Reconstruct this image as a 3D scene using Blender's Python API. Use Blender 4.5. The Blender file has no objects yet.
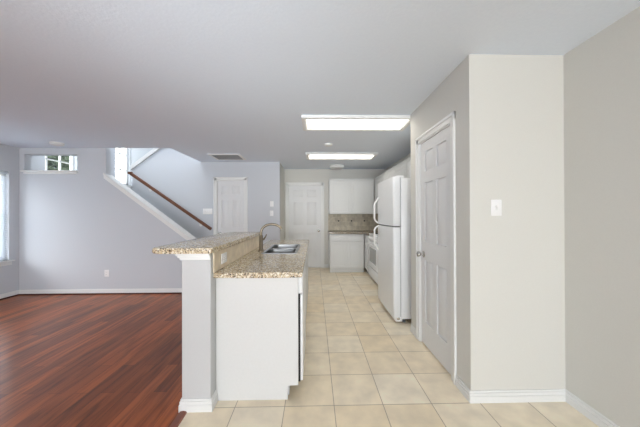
import bpy, bmesh, math, random
from mathutils import Vector, Matrix
random.seed(7)
SC = bpy.context.scene
COL = SC.collection
PI = math.pi

# ------------------------------------------------------------------ camera
EYE = 1.316
def make_camera():
    cd = bpy.data.cameras.new('camera'); cam = bpy.data.objects.new('camera', cd); COL.objects.link(cam)
    cd.sensor_width = 36; cd.sensor_fit = 'HORIZONTAL'; cd.lens = 257.65 / 640 * 36
    cd.clip_start = 0.05; cd.clip_end = 200
    yaw, pit, rol = 0.0216, 0.0040, -0.0029
    c, s = math.cos(yaw), math.sin(yaw)
    right = Vector((c, -s, 0)); fw0 = Vector((s, c, 0)); z = Vector((0, 0, 1))
    cp, sp = math.cos(pit), math.sin(pit)
    fwd = cp * fw0 + sp * z; up = -sp * fw0 + cp * z
    cr, sr = math.cos(rol), math.sin(rol)
    r2 = cr * right + sr * up; u2 = cr * up - sr * right
    m = Matrix((r2, u2, -fwd)).transposed().to_4x4()
    m.translation = (0, 0, EYE)
    cam.matrix_world = m
    SC.camera = cam
make_camera()

# ------------------------------------------------------------------ world, lights, exposure
W = bpy.data.worlds.new('World'); SC.world = W; W.use_nodes = True
nt = W.node_tree; nt.nodes.clear()
wo = nt.nodes.new('ShaderNodeOutputWorld'); bg = nt.nodes.new('ShaderNodeBackground')
bg.inputs['Color'].default_value = (0.90, 0.95, 1.0, 1); bg.inputs['Strength'].default_value = 5
nt.links.new(bg.outputs[0], wo.inputs[0])

def area(name, loc, direction, sx, sy, power, color):
    l = bpy.data.lights.new(name, 'AREA'); l.shape = 'RECTANGLE'; l.size = sx; l.size_y = sy
    l.energy = power; l.color = color
    o = bpy.data.objects.new(name, l); COL.objects.link(o); o.location = loc
    o.rotation_euler = Vector(direction).to_track_quat('-Z', 'Z').to_euler()
    return o
area('rear_fill', (-0.2, -6.3, 1.2), (0, 1, 0.12), 2.8, 2.1, 168, (0.98, 0.982, 0.982))  # added fill light behind the camera, standing in for an unseen window
area('bounce_fill', (-0.9, -0.9, 0.5), (0, 0.45, 1), 2.6, 1.2, 7, (0.88, 0.94, 1.0))  # added upward fill out of view, imitates light bounced off the floor
fl = area('ceiling_fill', (-0.7, -1.5, 1.1), (0, 1.0, 0.36), 1.4, 0.6, 7.0, (0.86, 0.93, 1.0)); fl.data.spread = math.radians(48)  # added narrow fill out of view, brightens the middle of the ceiling
area('outside_daylight', (-6.1, 3.1, 1.5), (1, 0, -0.1), 1.6, 1.8, 60, (0.95, 0.97, 1.0))
area('stairwell_fill', (-3.3, 4.74, 4.85), (0.05, 0.16, -1), 1.6, 0.4, 62, (0.93, 0.97, 1.0))  # added overhead fill that brightens the stairwell from out of view
SC.view_settings.view_transform = 'Standard'
SC.view_settings.look = 'None'
SC.view_settings.gamma = 1
SC.view_settings.use_curve_mapping = False
SC.view_settings.exposure = 0.0

# ------------------------------------------------------------------ materials
def lin(r, g, b):
    f = lambda v: (v / 255 / 12.92) if v / 255 <= 0.04045 else ((v / 255 + 0.055) / 1.055) ** 2.4
    return (f(r), f(g), f(b), 1)
def base_mat(name):
    m = bpy.data.materials.new(name); m.use_nodes = True
    n = m.node_tree.nodes; return m, n, m.node_tree.links, n['Principled BSDF']
def simple(name, rgb, rough=0.5, metal=0.0, bump=0.0, bscale=60, spec=0.5, var=0.03):
    m, n, l, p = base_mat(name)
    tc = n.new('ShaderNodeTexCoord'); nz = n.new('ShaderNodeTexNoise'); nz.inputs['Scale'].default_value = bscale
    nz.inputs['Detail'].default_value = 3
    l.new(tc.outputs['Object'], nz.inputs['Vector'])
    cr = n.new('ShaderNodeValToRGB'); c = lin(*rgb)
    cr.color_ramp.elements[0].color = tuple(v * (1 - var) for v in c[:3]) + (1,)
    cr.color_ramp.elements[1].color = tuple(min(1, v * (1 + var)) for v in c[:3]) + (1,)
    l.new(nz.outputs['Fac'], cr.inputs['Fac']); l.new(cr.outputs['Color'], p.inputs['Base Color'])
    p.inputs['Roughness'].default_value = rough; p.inputs['Metallic'].default_value = metal
    p.inputs['Specular IOR Level'].default_value = spec
    if bump:
        b = n.new('ShaderNodeBump'); b.inputs['Strength'].default_value = bump; b.inputs['Distance'].default_value = 0.004
        l.new(nz.outputs['Fac'], b.inputs['Height']); l.new(b.outputs['Normal'], p.inputs['Normal'])
    return m
def granite(name, tone=1.0, sc=1.0):
    m, n, l, p = base_mat(name)
    tc = n.new('ShaderNodeTexCoord')
    v = n.new('ShaderNodeTexVoronoi'); v.inputs['Scale'].default_value = 120 * sc
    l.new(tc.outputs['Object'], v.inputs['Vector'])
    sep = n.new('ShaderNodeSeparateColor'); l.new(v.outputs['Color'], sep.inputs[0])
    big = n.new('ShaderNodeTexNoise'); big.inputs['Scale'].default_value = 9; big.inputs['Detail'].default_value = 4
    l.new(tc.outputs['Object'], big.inputs['Vector'])
    ad = n.new('ShaderNodeMath'); ad.operation = 'MULTIPLY_ADD'
    l.new(big.outputs['Fac'], ad.inputs[0]); ad.inputs[1].default_value = 0.5; ad.inputs[2].default_value = -0.25
    a2 = n.new('ShaderNodeMath'); a2.operation = 'ADD'
    l.new(sep.outputs[0], a2.inputs[0]); l.new(ad.outputs[0], a2.inputs[1])
    r = n.new('ShaderNodeValToRGB'); r.color_ramp.interpolation = 'CONSTANT'
    cols = [(0.0, (84, 76, 66)), (0.07, (140, 122, 100)), (0.2, (190, 170, 140)), (0.42, (214, 198, 168)), (0.62, (200, 180, 146)), (0.74, (234, 226, 208)), (0.93, (164, 148, 126))]
    e = r.color_ramp.elements
    while len(e) > 1: e.remove(e[-1])
    e[0].position = 0; e[0].color = lin(*[c * tone for c in cols[0][1]])
    for pz, c in cols[1:]:
        x = e.new(pz); x.color = lin(*[k * tone for k in c])
    l.new(a2.outputs[0], r.inputs['Fac']); l.new(r.outputs['Color'], p.inputs['Base Color'])
    p.inputs['Roughness'].default_value = 0.14
    return m
def brick(name, w, h, mortar, off, c1, c2, cm, rough, vec='XY', offset=0.0, noise=6.0, nstr=0.25, bump=0.3, seed=0.0):
    """tiles laid on the plane named by vec (object coords), offset off=(a,b)"""
    m, n, l, p = base_mat(name)
    tc = n.new('ShaderNodeTexCoord'); sp = n.new('ShaderNodeSeparateXYZ'); l.new(tc.outputs['Object'], sp.inputs[0])
    cb = n.new('ShaderNodeCombineXYZ')
    for k, ax in enumerate(vec):
        a = n.new('ShaderNodeMath'); a.operation = 'SUBTRACT'
        l.new(sp.outputs['XYZ'.index(ax)], a.inputs[0]); a.inputs[1].default_value = off[k] - 20 * (w if k == 0 else h)
        l.new(a.outputs[0], cb.inputs[k])
    br = n.new('ShaderNodeTexBrick'); br.offset = offset; br.squash = 1
    br.inputs['Scale'].default_value = 1; br.inputs['Brick Width'].default_value = w; br.inputs['Row Height'].default_value = h
    br.inputs['Mortar Size'].default_value = mortar; br.inputs['Mortar Smooth'].default_value = 0.1; br.inputs['Bias'].default_value = 0
    br.inputs['Color1'].default_value = lin(*c1); br.inputs['Color2'].default_value = lin(*c2); br.inputs['Mortar'].default_value = lin(*cm)
    l.new(cb.outputs[0], br.inputs['Vector'])
    nz = n.new('ShaderNodeTexNoise'); nz.inputs['Scale'].default_value = noise; nz.inputs['Detail'].default_value = 5
    l.new(tc.outputs['Object'], nz.inputs['Vector'])
    mr = n.new('ShaderNodeMapRange'); mr.inputs['From Min'].default_value = 0.3; mr.inputs['From Max'].default_value = 0.7
    mr.inputs['To Min'].default_value = 1 - nstr; mr.inputs['To Max'].default_value = 1 + nstr * 0.4
    l.new(nz.outputs['Fac'], mr.inputs['Value'])
    mx = n.new('ShaderNodeVectorMath'); mx.operation = 'SCALE'
    l.new(br.outputs['Color'], mx.inputs[0]); l.new(mr.outputs[0], mx.inputs['Scale'])
    l.new(mx.outputs[0], p.inputs['Base Color'])
    p.inputs['Roughness'].default_value = rough
    iv = n.new('ShaderNodeMath'); iv.operation = 'SUBTRACT'; iv.inputs[0].default_value = 1; l.new(br.outputs['Fac'], iv.inputs[1])
    b = n.new('ShaderNodeBump'); b.inputs['Strength'].default_value = bump; b.inputs['Distance'].default_value = 0.002
    l.new(iv.outputs[0], b.inputs['Height']); l.new(b.outputs['Normal'], p.inputs['Normal'])
    return m
def wood_floor():
    m, n, l, p = base_mat('cherry laminate planks')
    tc = n.new('ShaderNodeTexCoord'); sp = n.new('ShaderNodeSeparateXYZ'); l.new(tc.outputs['Object'], sp.inputs[0])
    cb = n.new('ShaderNodeCombineXYZ')
    a = n.new('ShaderNodeMath'); a.operation = 'ADD'; a.inputs[1].default_value = 30; l.new(sp.outputs[1], a.inputs[0])
    b = n.new('ShaderNodeMath'); b.operation = 'ADD'; b.inputs[1].default_value = 30; l.new(sp.outputs[0], b.inputs[0])
    l.new(a.outputs[0], cb.inputs[0]); l.new(b.outputs[0], cb.inputs[1])
    br = n.new('ShaderNodeTexBrick'); br.offset = 0.37; br.offset_frequency = 2
    for k, v in (('Scale', 1), ('Brick Width', 0.95), ('Row Height', 0.096), ('Mortar Size', 0.0009), ('Mortar Smooth', 0.2), ('Bias', 0)):
        br.inputs[k].default_value = v
    br.inputs['Color1'].default_value = lin(184, 99, 48); br.inputs['Color2'].default_value = lin(128, 67, 33); br.inputs['Mortar'].default_value = lin(46, 24, 20)
    l.new(cb.outputs[0], br.inputs['Vector'])
    mp = n.new('ShaderNodeMapping'); mp.inputs['Scale'].default_value = (16, 1.3, 1); l.new(tc.outputs['Object'], mp.inputs['Vector'])
    nz = n.new('ShaderNodeTexNoise'); nz.inputs['Scale'].default_value = 1.6; nz.inputs['Detail'].default_value = 6; nz.inputs['Distortion'].default_value = 0.6
    l.new(mp.outputs[0], nz.inputs['Vector'])
    r = n.new('ShaderNodeValToRGB'); e = r.color_ramp.elements
    e[0].position = 0.30; e[0].color = (0.5, 0.47, 0.45, 1); e[1].position = 0.60; e[1].color = (1.12, 1.1, 1.08, 1)
    l.new(nz.outputs['Fac'], r.inputs['Fac'])
    mx = n.new('ShaderNodeVectorMath'); mx.operation = 'MULTIPLY'
    l.new(br.outputs['Color'], mx.inputs[0]); l.new(r.outputs['Color'], mx.inputs[1]); l.new(mx.outputs[0], p.inputs['Base Color'])
    p.inputs['Roughness'].default_value = 0.3
    p.inputs['Specular IOR Level'].default_value = 0.36
    return m
def emis(name, rgb, strength):
    m, n, l, p = base_mat(name)
    p.inputs['Base Color'].default_value = lin(*rgb); p.inputs['Emission Color'].default_value = lin(*rgb)
    p.inputs['Emission Strength'].default_value = strength
    return m
def glass_mat():
    m, n, l, p = base_mat('window glass')
    n.remove(p); out = n['Material Output']
    t = n.new('ShaderNodeBsdfTransparent'); g = n.new('ShaderNodeBsdfGlossy'); g.inputs['Roughness'].default_value = 0.02
    x = n.new('ShaderNodeMixShader'); x.inputs[0].default_value = 0.06
    l.new(t.outputs[0], x.inputs[1]); l.new(g.outputs[0], x.inputs[2]); l.new(x.outputs[0], out.inputs[0])
    return m
def blind_mat():
    m, n, l, p = base_mat('white translucent blind slats')
    d = n.new('ShaderNodeBsdfTranslucent'); d.inputs['Color'].default_value = (0.9, 0.93, 0.97, 1)
    p.inputs['Base Color'].default_value = (0.86, 0.88, 0.92, 1); p.inputs['Roughness'].default_value = 0.5
    x = n.new('ShaderNodeMixShader'); x.inputs[0].default_value = 0.65
    l.new(p.outputs[0], x.inputs[1]); l.new(d.outputs[0], x.inputs[2]); l.new(x.outputs[0], n['Material Output'].inputs[0])
    return m
M = dict(
    gray_wall=simple('cool grey wall paint', (209, 213, 219), 0.75, bump=0.06, bscale=140),
    greige=simple('warm grey wall paint', (221, 220, 214), 0.75, bump=0.06, bscale=140),
    ceiling=simple('ceiling paint', (234, 242, 254), 0.85, bump=0.25, bscale=55),
    trim=simple('white trim paint', (238, 239, 238), 0.4),
    door=simple('white door paint', (232, 233, 234), 0.42),
    column=simple('pale grey island paint', (204, 205, 206), 0.6, bump=0.05, bscale=140),
    cab=simple('white cabinet paint', (222, 223, 223), 0.38),
    cabback=simple('off white cabinet paint', (222, 224, 224), 0.42),
    appliance=simple('white appliance enamel', (240, 242, 244), 0.28),
    handle=simple('white plastic', (246, 246, 246), 0.35),
    gasket=simple('grey rubber gasket', (96, 98, 100), 0.6),
    softgasket=simple('pale rubber gasket', (188, 190, 192), 0.6),
    dark=simple('dark gap', (38, 38, 40), 0.7),
    glassgrey=simple('grey oven glass', (150, 152, 150), 0.12),
    burner=simple('black burner coil', (28, 28, 28), 0.5),
    chrome=simple('satin nickel', (190, 188, 184), 0.25, metal=1.0),
    steel=simple('brushed stainless steel', (176, 178, 180), 0.28, metal=1.0),
    faucet=simple('brushed nickel faucet', (134, 124, 108), 0.28, metal=1.0),
    rail=simple('dark brown stained wood', (112, 72, 52), 0.35, bump=0.1, bscale=30, var=0.15),
    nosing=simple('reddish wood moulding', (134, 78, 58), 0.35, bump=0.1, bscale=30, var=0.15),
    shoe=simple('dark red brown shoe moulding', (74, 36, 32), 0.4),
    plate=simple('white plastic wall plate', (248, 248, 248), 0.35),
    granite=granite('beige brown granite'),
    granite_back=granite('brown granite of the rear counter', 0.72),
    louver=simple('grey vent louvres', (150, 152, 154), 0.5),
    carpet=simple('stair carpet', (214, 210, 202), 0.95, bump=0.5, bscale=300),
    leaf=simple('green leaves', (50, 64, 38), 0.7, var=0.4, bscale=8),
    bark=simple('tree bark', (96, 84, 70), 0.9, bump=0.4, bscale=20),
    ground=simple('outdoor lawn', (112, 126, 84), 0.9, var=0.2, bscale=3),
    glass=glass_mat(),
    blind=blind_mat(),
    diffuser=emis('lit light diffuser', (255, 249, 237), 6.3),
    tile=brick('beige floor tile', 0.3392, 0.3392, 0.0026, (-0.2075, 1.7777), (255, 243, 220), (248, 230, 198), (184, 166, 140), 0.34, noise=7, nstr=0.14, bump=0.4),
    splash_island=brick('beige travertine tile', 0.152, 0.152, 0.002, (1.75, 0.914), (242, 228, 204), (234, 217, 190), (230, 218, 198), 0.4, vec='YZ', noise=14, nstr=0.16),
    splash_back=brick('brown travertine tile', 0.105, 0.105, 0.003, (0.34, 0.93), (216, 207, 186), (188, 178, 158), (214, 206, 190), 0.45, vec='XZ', offset=0.5, noise=16, nstr=0.2),
    wood=wood_floor(),
)

# ------------------------------------------------------------------ mesh helpers
class MB:
    def __init__(s): s.bm = bmesh.new()
    def _add(s, verts, faces, mat=None):
        vs = [s.bm.verts.new(mat @ Vector(v) if mat else v) for v in verts]
        fs = []
        for f in faces:
            try: fs.append(s.bm.faces.new([vs[i] for i in f]))
            except ValueError: pass
        return vs, fs
    def box(s, x0, x1, y0, y1, z0, z1, bev=0.0, seg=2, mat=None):
        x0, x1 = min(x0, x1), max(x0, x1); y0, y1 = min(y0, y1), max(y0, y1); z0, z1 = min(z0, z1), max(z0, z1)
        v = [(x, y, z) for x in (x0, x1) for y in (y0, y1) for z in (z0, z1)]
        f = [(0, 1, 3, 2), (4, 6, 7, 5), (0, 4, 5, 1), (2, 3, 7, 6), (0, 2, 6, 4), (1, 5, 7, 3)]
        vs, fs = s._add(v, f, mat)
        if bev:
            es = list({e for q in fs for e in q.edges})
            bmesh.ops.bevel(s.bm, geom=es, offset=min(bev, 0.48 * min(x1 - x0, y1 - y0, z1 - z0)), segments=seg, affect='EDGES', profile=0.5)
        return s
    def prism(s, pts, axis, a, b, bev=0.0, seg=2):
        """polygon pts (2-D) extruded along axis from a to b"""
        def mk(p, t): return {'X': (t, p[0], p[1]), 'Y': (p[0], t, p[1]), 'Z': (p[0], p[1], t)}[axis]
        n = len(pts)
        v = [mk(p, a) for p in pts] + [mk(p, b) for p in pts]
        f = [tuple(range(n)), tuple(range(2 * n - 1, n - 1, -1))] + [(i, (i + 1) % n, n + (i + 1) % n, n + i) for i in range(n)]
        vs, fs = s._add(v, f)
        if bev:
            es = list({e for q in fs[:2] for e in q.edges})
            bmesh.ops.bevel(s.bm, geom=es, offset=bev, segments=seg, affect='EDGES', profile=0.5)
        return s
    def tube(s, path, r, n=12, caps=True, flat=1.0):
        path = [Vector(p) for p in path]; rings = []
        up = None
        for i, p in enumerate(path):
            d = (path[min(i + 1, len(path) - 1)] - path[max(i - 1, 0)]).normalized()
            if up is None:
                up = Vector((0, 0, 1)) if abs(d.z) < 0.9 else Vector((0, 1, 0))
            a = d.cross(up).normalized(); up = a.cross(d).normalized()
            rr = r[i] if isinstance(r, (list, tuple)) else r
            rings.append([s.bm.verts.new(p + a * math.cos(2 * PI * k / n) * rr + up * math.sin(2 * PI * k / n) * rr * flat) for k in range(n)])
        for q, w in zip(rings, rings[1:]):
            for k in range(n):
                s.bm.faces.new((q[k], q[(k + 1) % n], w[(k + 1) % n], w[k]))
        if caps:
            s.bm.faces.new(rings[0][::-1]); s.bm.faces.new(rings[-1])
        return s
    def lathe(s, c, axis, prof, n=24):
        """prof: list of (t along axis, radius)"""
        axis = Vector(axis).normalized()
        a = axis.cross(Vector((0, 0, 1)) if abs(axis.z) < 0.9 else Vector((1, 0, 0))).normalized(); b = axis.cross(a)
        c = Vector(c)
        return s._rings([[c + axis * t + (a * math.cos(2 * PI * k / n) + b * math.sin(2 * PI * k / n)) * max(r, 1e-4) for k in range(n)] for t, r in prof], n)
    def _rings(s, R, n):
        rr = [[s.bm.verts.new(p) for p in q] for q in R]
        for q, w in zip(rr, rr[1:]):
            for k in range(n): s.bm.faces.new((q[k], q[(k + 1) % n], w[(k + 1) % n], w[k]))
        s.bm.faces.new(rr[0][::-1]); s.bm.faces.new(rr[-1])
        return s

def link_mesh(name, mb, mat, root=None, origin=None, smooth=True, mat_xf=None):
    bm = mb.bm
    if mat_xf: bmesh.ops.transform(bm, matrix=mat_xf, verts=bm.verts)
    bmesh.ops.recalc_face_normals(bm, faces=bm.faces)
    me = bpy.data.meshes.new(name)
    o = bpy.data.objects.new(name, me); COL.objects.link(o)
    if root is not None:
        o.parent = root
        r = root
        while r.parent: r = r.parent
        off = Vector(r.location)
    else:
        off = Vector(origin) if origin else Vector((0, 0, 0)); o.location = off
    bmesh.ops.translate(bm, vec=-off, verts=bm.verts)
    bm.to_mesh(me); bm.free()
    me.materials.append(mat)
    if smooth:
        me.shade_smooth()
        try: me.set_sharp_from_angle(angle=math.radians(35))
        except Exception: pass
    return o
def part(name, mb, mat, root, label=None, xf=None):
    o = link_mesh(name, mb, mat, root, mat_xf=xf)
    if label: o['label'] = label
    return o
def props(o, label, cat, group=None, kind=None):
    o['label'] = label; o['category'] = cat
    if group: o['group'] = group
    if kind: o['kind'] = kind
    return o
def thing(name, loc, label, cat, group=None, kind=None):
    o = bpy.data.objects.new(name, None); COL.objects.link(o); o.location = loc; o.empty_display_size = 0.1
    return props(o, label, cat, group, kind)
def single(name, mb, mat, loc, label, cat, group=None, kind=None):
    return props(link_mesh(name, mb, mat, origin=loc), label, cat, group, kind)
def struct(name, mb, mat, label, cat):
    return props(link_mesh(name, mb, mat), label, cat, kind='structure')

# ------------------------------------------------------------------ dimensions
H = 2.44
XR = 1.767                 # right wall
XP, YF, YPE = 1.09, 1.784, 2.887   # pantry wall plane, its front face and its far end
XL, YL = -4.908, 4.39      # left wall, living room far wall
YS = 5.50                  # stair wall
YB = 6.386                 # kitchen end wall
XH = -0.74                 # return wall beside the kitchen door
YR = -6.5                  # wall behind the viewer
TW = 0.115

# ------------------------------------------------------------------ floors and ceiling
XT = -0.857
b = MB(); b.box(XT, XR + 0.2, YR, YB + 0.2, -0.1, 0)
struct('floor', b, M['tile'], 'square beige ceramic tiles running from the foreground into the kitchen', 'floor')
b = MB(); b.box(XL - 0.2, XT, YR, YS + 0.1, -0.1, 0.0)
struct('floor', b, M['wood'], 'glossy reddish brown plank floor left of the white island', 'floor')
b = MB(); b.prism([(XT - 0.045, 0), (XT - 0.04, 0.010), (XT - 0.02, 0.014), (XT + 0.002, 0.011), (XT + 0.006, 0)], 'Y', YR, 1.742)
struct('trim_1', b, M['nosing'], 'reddish wood strip where plank floor meets beige tiles', 'floor trim')
b = MB()
b.box(XL - 0.1, XR + 0.1, YR - 0.1, YL, H, H + 0.3)
b.box(-2.41, XR + 0.1, YL, 7.1, H, H + 0.3)
struct('ceiling', b, M['ceiling'], 'flat pale grey ceiling over the living area and kitchen', 'ceiling')

# ------------------------------------------------------------------ walls
def wall(name, axis, face, back, a0, a1, z0, z1, holes, mat, label):
    """wall slab; axis = 'X' (runs along X, face/back are Y) or 'Y'; holes: (a0,a1,z0,z1)"""
    b = MB()
    cuts = sorted({a0, a1, *[h[0] for h in holes], *[h[1] for h in holes]})
    for p, q in zip(cuts, cuts[1:]):
        if q - p < 1e-5: continue
        mid = (p + q) / 2; segs = [(z0, z1)]
        for h in holes:
            if h[0] < mid < h[1]:
                ns = []
                for s0, s1 in segs:
                    if h[2] > s0: ns.append((s0, min(s1, h[2])))
                    if h[3] < s1: ns.append((max(s0, h[3]), s1))
                segs = ns
        for s0, s1 in segs:
            if axis == 'X': b.box(p, q, face, back, s0, s1)
            else: b.box(face, back, p, q, s0, s1)
    return struct(name, b, mat, label, 'wall')

wall('wall_right', 'Y', XR, XR + 0.15, YR, YB + 0.15, 0, H, [], M['greige'], 'plain warm grey wall at the far right of the view')
# pantry closet: front face and aisle side
PD0, PD1, PDH = 2.020, 2.659, 2.055     # pantry door rough opening along Y
b = MB(); b.box(XP + TW, XR, YF, YF + TW, 0, H)
b2 = MB()
b.bm.verts.ensure_lookup_table()
for s0, s1, z0, z1 in ((YF, PD0, 0, H), (PD0, PD1, PDH, H), (PD1, YPE, 0, H)):
    b.box(XP, XP + TW, s0, s1, z0, z1)
b.box(XP + TW, XR, YPE - TW, YPE, 0, H)
struct('wall_pantry', b, M['greige'], 'pale pantry wall with light switch, projecting into the room', 'wall')
KD0, KD1 = -0.655, 0.185          # kitchen end door opening
wall('wall_back', 'X', YB, YB + 0.15, XH - 0.15, XR, 0, H, [(KD0, KD1, 0, 2.055)], M['greige'], 'warm grey kitchen end wall around the white door')
b = MB(); b.box(XH - TW, XH, YS + TW, YB, 0, H)
struct('wall_hall', b, M['greige'], 'narrow return wall left of the kitchen end door', 'wall')
# stair wall with sloped upper edge over the upper flight
SD0, SD1 = -2.08 + 0.0, -1.46
SD0, SD1 = -2.075, -1.475
def slope_top(x): return 2.336 + 0.76 * (x + 3.83)
b = MB()
b.prism([(-3.83, 0), (SD0, 0), (SD0, slope_top(SD0)), (-3.83, slope_top(-3.83))], 'Y', YS, YS + TW)
b.box(SD0, SD1, YS, YS + TW, 2.055, 2.74)
b.box(SD1, XH, YS, YS + TW, 0, 2.44)
struct('wall_stair', b, M['gray_wall'], 'cool grey stair wall with the brown handrail and closet door', 'wall')
# living room far wall, lower edge following the flight
b = MB()
OP = (-4.824, -3.963, 2.06, 2.335)
XE = -3.488
for p, q, z0, z1 in ((XL, OP[0], 0, H), (OP[0], OP[1], 0, OP[2]), (OP[0], OP[1], OP[3], H), (OP[1], XE, 0, H)):
    b.box(p, q, YL, YL + TW, z0, z1)
ct = lambda x: 1.965 - 0.76 * (x - XE)
b.prism([(XE, 0), (-1.95, 0), (-1.95, ct(-1.95)), (XE, ct(XE))], 'Y', YL, YL + TW)
struct('wall_far', b, M['gray_wall'], 'cool grey living room wall below the stair opening', 'wall')
b = MB(); b.box(XL, -2.41, YL, YL + TW, H + 0.3, 5.0)
b.box(-2.41, -2.41 + TW, YL, 7.0, H + 0.3, 5.0)
b.box(XL, -2.41 + TW, 7.0, 7.12, 0, 5.0)
b.box(XL - 0.1, -2.3, YL, 7.1, 5.0, 5.1)
b.box(-2.41, -0.86, 7.0, 7.12, 0, H)
struct('wall_stairwell', b, M['gray_wall'], 'upper walls of the stairwell behind the sloped opening', 'wall')
# left outer wall with the windows
LW = (2.95, 4.25, 0.60, 2.02)
SW1 = (4.80, 5.44, 2.10, 3.30)
SW2 = (6.46, 6.985, 2.10, 3.30)
wall('wall_left', 'Y', XL, XL - 0.16, YR, 7.1, 0, 5.0, [LW, SW1, SW2], M['gray_wall'], 'cool grey outer wall at the far left with the blinds')
wall('wall_rear', 'X', YR, YR - 0.15, XL, XR, 0, H, [(-1.6, 1.2, 0.02, 2.2), (-4.5, -2.3, 0.5, 2.2)], M['gray_wall'], 'grey wall behind the viewpoint with wide openings added to let light in')  # unseen wall; both openings added to admit light from behind the camera

# ------------------------------------------------------------------ baseboards
def baseboard(name, segs, label, h=0.083, t=0.014):
    """segs: (x0,y0,x1,y1,nx,ny) along a wall line, outward normal n"""
    b = MB()
    for x0, y0, x1, y1, nx, ny in segs:
        for zz0, zz1, tt in ((0, h * 0.55, t), (h * 0.55, h * 0.82, t * 0.72), (h * 0.82, h, t * 0.45)):
            b.box(min(x0, x1, x0 + nx * tt, x1 + nx * tt), max(x0, x1, x0 + nx * tt, x1 + nx * tt), min(y0, y1, y0 + ny * tt, y1 + ny * tt), max(y0, y1, y0 + ny * tt, y1 + ny * tt), zz0, zz1, 0.002, 1)
    return struct(name, b, M['trim'], label, 'baseboard')
baseboard('baseboard_right', [(XR, YR, XR, YF, -1, 0)], 'white baseboard along the right wall')
baseboard('baseboard_pantry', [(XP - 0.014, YF, XR, YF, 0, -1), (XP, YF, XP, PD0 - 0.068, -1, 0), (XP, PD1 + 0.062, XP, YPE, -1, 0)], 'white baseboard around the pantry wall')
baseboard('baseboard_far', [(XL, YL, -1.95, YL, 0, -1)], 'white baseboard of the living room far wall')
baseboard('baseboard_left', [(XL, YR, XL, YL, 1, 0)], 'white baseboard along the outer wall at far left')
baseboard('baseboard_stair', [(SD1 + 0.07, YS, XH, YS, 0, -1)], 'white baseboard beside the closet door')
baseboard('baseboard_hall', [(XH, YS, XH, YB, 1, 0)], 'white baseboard of the return wall by the kitchen door')
baseboard('baseboard_back', [(KD1 + 0.06, YB, 0.345, YB, 0, -1)], 'white baseboard between kitchen door and base cabinet')
b = MB()
b.box(XL + 0.014, -1.95, YL - 0.028, YL - 0.014, 0, 0.018, 0.005)
b.box(XL + 0.014, XL + 0.028, YR, YL - 0.014, 0, 0.018, 0.005)
struct('trim_2', b, M['shoe'], 'dark reddish shoe moulding below the living room baseboard', 'floor trim')
# sloped white cap over the half wall of the stairs and cap of the stair wall
def sloped(name, x0, x1, f, y0, y1, mat, label, lo, hi, extra=None):
    b = MB(); b.prism([(x0, f(x0) + lo), (x1, f(x1) + lo), (x1, f(x1) + hi), (x0, f(x0) + hi)], 'Y', y0, y1, 0.004, 1)
    if extra: b.prism([(x0, f(x0) + lo - extra), (x1, f(x1) + lo - extra), (x1, f(x1) + lo), (x0, f(x0) + lo)], 'Y', y0 + 0.014, y0 + 0.03, 0.003, 1)
    return struct(name, b, mat, label, 'stair trim')
sloped('trim_3', XE - 0.03, -1.93, ct, YL - 0.03, YL + TW + 0.03, M['trim'], 'white sloping cap on the half wall of the stairs', 0.0, 0.035, 0.055)
sloped('trim_4', -3.85, -2.3, slope_top, YS - 0.025, YS + TW + 0.025, M['trim'], 'white sloping cap above the upper end of the handrail', -0.06, 0.035)
b = MB(); b.box(OP[0] - 0.02, OP[1] + 0.02, YL - 0.05, YL + TW + 0.01, OP[2] - 0.022, OP[2], 0.005)
b.box(OP[0], OP[1], YL - 0.018, YL, OP[2] - 0.055, OP[2] - 0.022, 0.004)
struct('trim_5', b, M['trim'], 'white ledge of the small high wall opening', 'ledge')

# ------------------------------------------------------------------ stairs
b = MB()
for k in range(7):
    x1 = -2.1 - 0.255 * k
    b.box(-3.885, x1, YL + TW, YS, 0.185 * k, 0.185 * (k + 1), 0.008)
b.box(XL, -3.885, YL + TW, 7.0, 1.0, 1.295)
for k in range(9):
    x0 = -3.885 + 0.255 * k
    if x0 + 0.255 < -2.41 + 0.25: b.box(x0, -2.42, YS + TW, 7.0, 1.295 + 0.185 * k, 1.295 + 0.185 * (k + 1), 0.008)
o = struct('staircase', b, M['carpet'], 'staircase climbing left behind the sloping half wall', 'stairs')

# ------------------------------------------------------------------ six panel doors
def six_panel_slab(w, h, t=0.035):
    """local: x 0..w, front face y=0 (faces -y), back y=t"""
    b = MB()
    st = 0.105 if w > 0.65 else 0.088; mul = 0.085 if w > 0.65 else 0.072
    zs = [(0.225, 0.845), (1.03, 1.62), (1.73, 1.925)]
    xs = [(st, (w - mul) / 2), ((w + mul) / 2, w - st)]
    b.box(0, w, 0.014, t, 0, h)
    for x0, x1 in ((0, st), (xs[0][1], xs[1][0]), (w - st, w)): b.box(x0, x1, 0, 0.014, 0, h)
    prev = 0
    for z0, z1 in zs + [(h, h)]:
        for x0, x1 in xs: b.box(x0, x1, 0, 0.014, prev, z0)
        prev = z1
    for x0, x1 in xs:
        for z0, z1 in zs:
            # sloped moulding and raised field
            g = 0.010; q = 0.036
            o_ = [(x0 + g, z0 + g), (x1 - g, z0 + g), (x1 - g, z1 - g), (x0 + g, z1 - g)]
            i_ = [(x0 + q, z0 + q), (x1 - q, z0 + q), (x1 - q, z1 - q), (x0 + q, z1 - q)]
            v = [(x, 0.014, z) for x, z in o_] + [(x, 0.002, z) for x, z in i_]
            b._add(v, [(0, 1, 5, 4), (1, 2, 6, 5), (2, 3, 7, 6), (3, 0, 4, 7), (4, 5, 6, 7)])
    return b
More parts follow.
